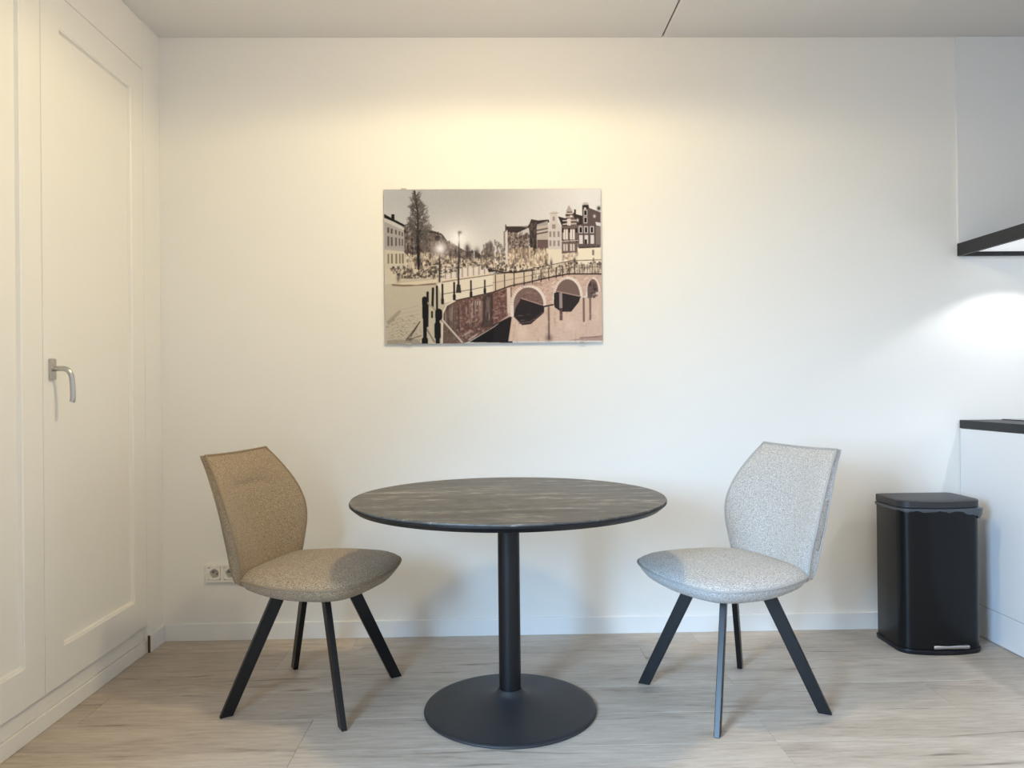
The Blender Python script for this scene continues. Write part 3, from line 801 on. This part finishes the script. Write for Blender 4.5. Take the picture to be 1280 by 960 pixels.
    P.poly([(0, 330), (160, 280), (170, 590), (0, 700)], (128, 92, 82)); P.mottle([(0, 340), (160, 290), (165, 580), (0, 680)], [(100, 72, 64), (160, 124, 110), (84, 60, 54), (186, 156, 140)], 110, 24, 18, .7)
    P.mottle([(200, 270), (640, 170), (940, 130), (1250, 130), (1250, 200), (620, 460), (560, 300), (240, 380)], [(200, 166, 146), (226, 196, 174), (170, 136, 120), (240, 214, 192)], 330, 24, 14, .6)
    P.line([(0, 700), (215, 598)], 12, (64, 50, 46))
    def arch(cx, cy, rx, ry, ring, y0):
        a = [math.pi*i/24 for i in range(25)]
        P.poly([(cx-rx-ring, cy+y0)]+[(cx-(rx+ring)*math.cos(t), cy-(ry+ring)*math.sin(t)) for t in a]+[(cx+rx+ring, cy)], (240, 220, 200))
        for i in range(1, 13): 
            t = math.pi*.52*i/13-.1
            P.line([(cx-(rx+2)*math.cos(t), cy-(ry+2)*math.sin(t)), (cx-(rx+ring)*math.cos(t), cy-(ry+ring)*math.sin(t))], 5, (170, 138, 120), .7)
        P.poly([(cx-rx, cy+y0)]+[(cx-rx*math.cos(t), cy-ry*math.sin(t)) for t in a]+[(cx+rx, cy)], (132, 106, 96))
    arch(408, 470, 172, 200, 34, 140); P.mottle([(300, 410), (430, 275), (560, 380), (575, 470)], [(112, 88, 80), (160, 128, 116)], 60, 30, 12, .6)
    P.poly([(235, 600), (260, 500), (320, 405), (440, 440), (590, 490), (585, 560), (430, 690), (330, 700)], (50, 42, 42)); P.line([(315, 405), (450, 440), (590, 490)], 10, (46, 36, 36)); P.line([(330, 395), (560, 470)], 10, (190, 156, 142)); P.line([(300, 680), (430, 660), (570, 560)], 14, (96, 76, 70), .7)
    P.line([(590, 490), (690, 470)], 16, (70, 54, 50))
    arch(862, 375, 142, 195, 30, 90); P.poly([(700, 460), (705, 335), (760, 325), (1010, 380), (990, 440), (900, 550), (780, 550), (710, 500)], (56, 48, 46)); P.line([(740, 318), (1010, 378)], 10, (190, 160, 146)); P.line([(740, 330), (1010, 388)], 8, (46, 38, 36))
    P.rect(762, 335, 798, 510, (166, 148, 138)); P.rect(765, 510, 800, 650, (96, 72, 66), .9)
    arch(1155, 320, 62, 140, 22, 60); P.mottle([(1095, 340), (1110, 230), (1160, 190), (1215, 300), (1200, 380), (1110, 400)], [(90, 72, 66), (126, 100, 92), (60, 50, 48)], 80, 18, 24, .8); P.rect(1090, 270, 1120, 400, (110, 98, 94), .8)
    P.line([(0, 322), (200, 252), (420, 208), (640, 160), (880, 118), (1250, 122)], 14, (66, 50, 44))
    P.rect(160, 275, 200, 560, (232, 208, 188), .8); P.rect(200, 262, 216, 380, (110, 84, 74), .7)
    for k in range(8): P.line([(1000+k*30, 100), (1000+k*30, 20)], 4, (70, 58, 52), .8)
    for k in range(70):
        x = r.uniform(200, 1250); y = r.uniform(560, 870); P.line([(x-r.uniform(6, 30), y), (x+r.uniform(6, 30), y+r.uniform(-3, 3))], 5, [(250, 228, 204), (170, 136, 118)][k % 2], .35)
    P.blob(330, 800, 70, 80, (244, 220, 194), .5); P.blob(880, 700, 60, 90, (244, 214, 192), .5); P.blob(1190, 560, 40, 120, (240, 214, 190), .5)
    for k in range(26): P.line([(r.uniform(210, 640), r.uniform(200, 300)), (r.uniform(210, 640), r.uniform(200, 260))], 4, (140, 112, 98), .35)
    # railings
    for i, x in enumerate((30, 135, 245, 360, 455, 555, 645, 730, 805, 880, 945)): P.line([(x, 300-i*19), (x, 130-i*12)], 9, (62, 50, 46))
    P.line([(0, 120), (250, 95), (640, 20), (900, -30), (1250, -40)], 6, (76, 62, 56)); P.line([(0, 215), (250, 170), (640, 90), (900, 50), (1250, 40)], 5, (120, 100, 88), .8)
    P.line([(0, 70), (120, 95), (240, 100), (480, 70)], 14, (60, 50, 46))
    P.q = 3
    for pts, w in (([(700, 200), (1280, 120)], 7), ([(690, 340), (1030, 290), (1280, 240)], 6)): P.line(pts, w, (90, 78, 70), .9)
    for x, y0, y1, w in ((700, 230, 440, 20), (835, 210, 395, 20), (1028, 190, 365, 17), (1187, 185, 325, 15)):
        P.line([(x, y0), (x, y1)], w, (44, 38, 36)); P.line([(x, y1-40), (x, y1)], w+12, (44, 38, 36))
    P.line([(885, 20), (885, 310)], 20, (50, 44, 42)); P.poly([(865, 230), (905, 230), (915, 325), (855, 325)], (60, 54, 50))
    for x, y0, y1, w in ((530, 320, 700, 26), (592, 275, 480, 26), (636, 250, 520, 22), (578, 540, 600, 20)): P.line([(x, y0), (x-(8 if w == 26 else 0), y1)], w, (38, 34, 32))
    P.line([(520, 430), (640, 540)], 18, (176, 160, 140)); P.line([(660, 590), (920, 890)], 20, (212, 196, 178)); P.line([(650, 600), (905, 892)], 6, (120, 104, 92)); P.line([(490, 690), (600, 880)], 16, (140, 126, 110))
    P.line([(495, 400), (495, 900)], 40, BK); P.line([(495, 395), (495, 450)], 60, BK); P.line([(495, 480), (495, 600)], 56, BK); P.line([(493, 860), (493, 900)], 70, BK)
    P.line([(640, 560), (640, 900)], 46, BK); P.line([(655, 545), (655, 600)], 80, BK); P.line([(640, 690), (640, 820)], 72, BK)
    P.line([(440, 650), (280, 860)], 10, (90, 78, 68)); P.line([(420, 680), (330, 820)], 8, (70, 60, 54)); P.line([(320, 850), (450, 810)], 8, (110, 96, 84)); P.blob(320, 850, 30, 20, (80, 70, 62), .7)
    P.blob(195, 150, 18, 40, (96, 84, 74), .8)
    # street lamps with their glow
    P.q = 0
    P.line([(335, 390), (333, 560)], 8, (62, 54, 50)); P.line([(440, 300), (435, 560)], 8, (70, 62, 58)); P.blob(444, 300, 10, 8, (90, 80, 76)); P.line([(300, 470), (332, 460)], 4, (62, 54, 50))
    P.blob(338, 385, 50, 50, (222, 204, 194), .7); P.blob(338, 385, 24, 26, (255, 246, 236), 1); P.blob(432, 335, 40, 36, (255, 250, 240), .9)
    # grain, then back to one sample per grid point
    P.im = 255*(np.clip(P.im, 0, 255)/255)**1.06
    g = r.normal(0, 5, P.im.shape[:2])[..., None]
    b = P.im
    for ax in (0, 1): b = .5*b+.25*(np.roll(b, 1, ax)+np.roll(b, -1, ax))
    im = np.clip(b+g, 0, 255).reshape(AH, 2, AW, 2, 3).mean((1, 3))/255
    return np.where(im <= .04045, im/12.92, ((im+.055)/1.055)**2.4)*np.array([.80, .86, 1.02])

px0, px1, pz0, pz1 = -.5032, .4892, 1.3352, 2.0404
pic = thing('wall_picture', 'frameless print of a canal bridge and gabled houses on the back wall above the table', 'picture', ((px0+px1)/2, -.001, (pz0+pz1)/2))
PWD, PHT = px1-px0, pz1-pz0
link('backing', boxes(((-PWD/2+.04, -.0085, -PHT/2+.04), (PWD/2-.04, 0, PHT/2-.04))), M_gap, pic)
link('panel', boxes(((-PWD/2, -.0125, -PHT/2), (PWD/2, -.0086, PHT/2))), M_acryl, pic)
img = paint()
me = bpy.data.meshes.new('print')
xs = np.linspace(-PWD/2+.0006, PWD/2-.0006, AW+1); zs = np.linspace(PHT/2-.0006, -PHT/2+.0006, AH+1)
gx, gz = np.meshgrid(xs, zs); nv = gx.size
co = np.stack([gx.ravel(), np.full(nv, -.01275), gz.ravel()], 1).astype(np.float32)
i = np.arange(AH)[:, None]*(AW+1)+np.arange(AW)[None]; q = np.stack([i, i+AW+1, i+AW+2, i+1], -1).reshape(-1).astype(np.int32)
me.vertices.add(nv); me.vertices.foreach_set('co', co.ravel())
me.loops.add(len(q)); me.loops.foreach_set('vertex_index', q)
nf = AW*AH; me.polygons.add(nf); me.polygons.foreach_set('loop_start', np.arange(nf, dtype=np.int32)*4)
try: me.polygons.foreach_set('loop_total', np.full(nf, 4, np.int32))
except Exception: pass
me.update(calc_edges=True); me.validate()
at = me.color_attributes.new('print_colour', 'FLOAT_COLOR', 'CORNER')
c4 = np.ones((nf, 4, 4), np.float32); c4[..., :3] = img.reshape(nf, 1, 3)
at.data.foreach_set('color', c4.ravel())
me.materials.append(M_print)
po = bpy.data.objects.new('print', me); COL.objects.link(po); po.parent = pic
for cx, cz in ((-.405, PHT/2), (-.385, -PHT/2), (.402, -PHT/2)):
    sg = 1 if cz > 0 else -1
    link('clip', boxes(((cx-.012, -.0155, min(cz-.004*sg, cz+.004*sg)), (cx+.012, -.0133, max(cz-.004*sg, cz+.004*sg))),
                       ((cx-.009, -.0133, min(cz+.0005*sg, cz+.004*sg)), (cx+.009, -.0005, max(cz+.0005*sg, cz+.004*sg)))), M_clip, pic)
#ART_END
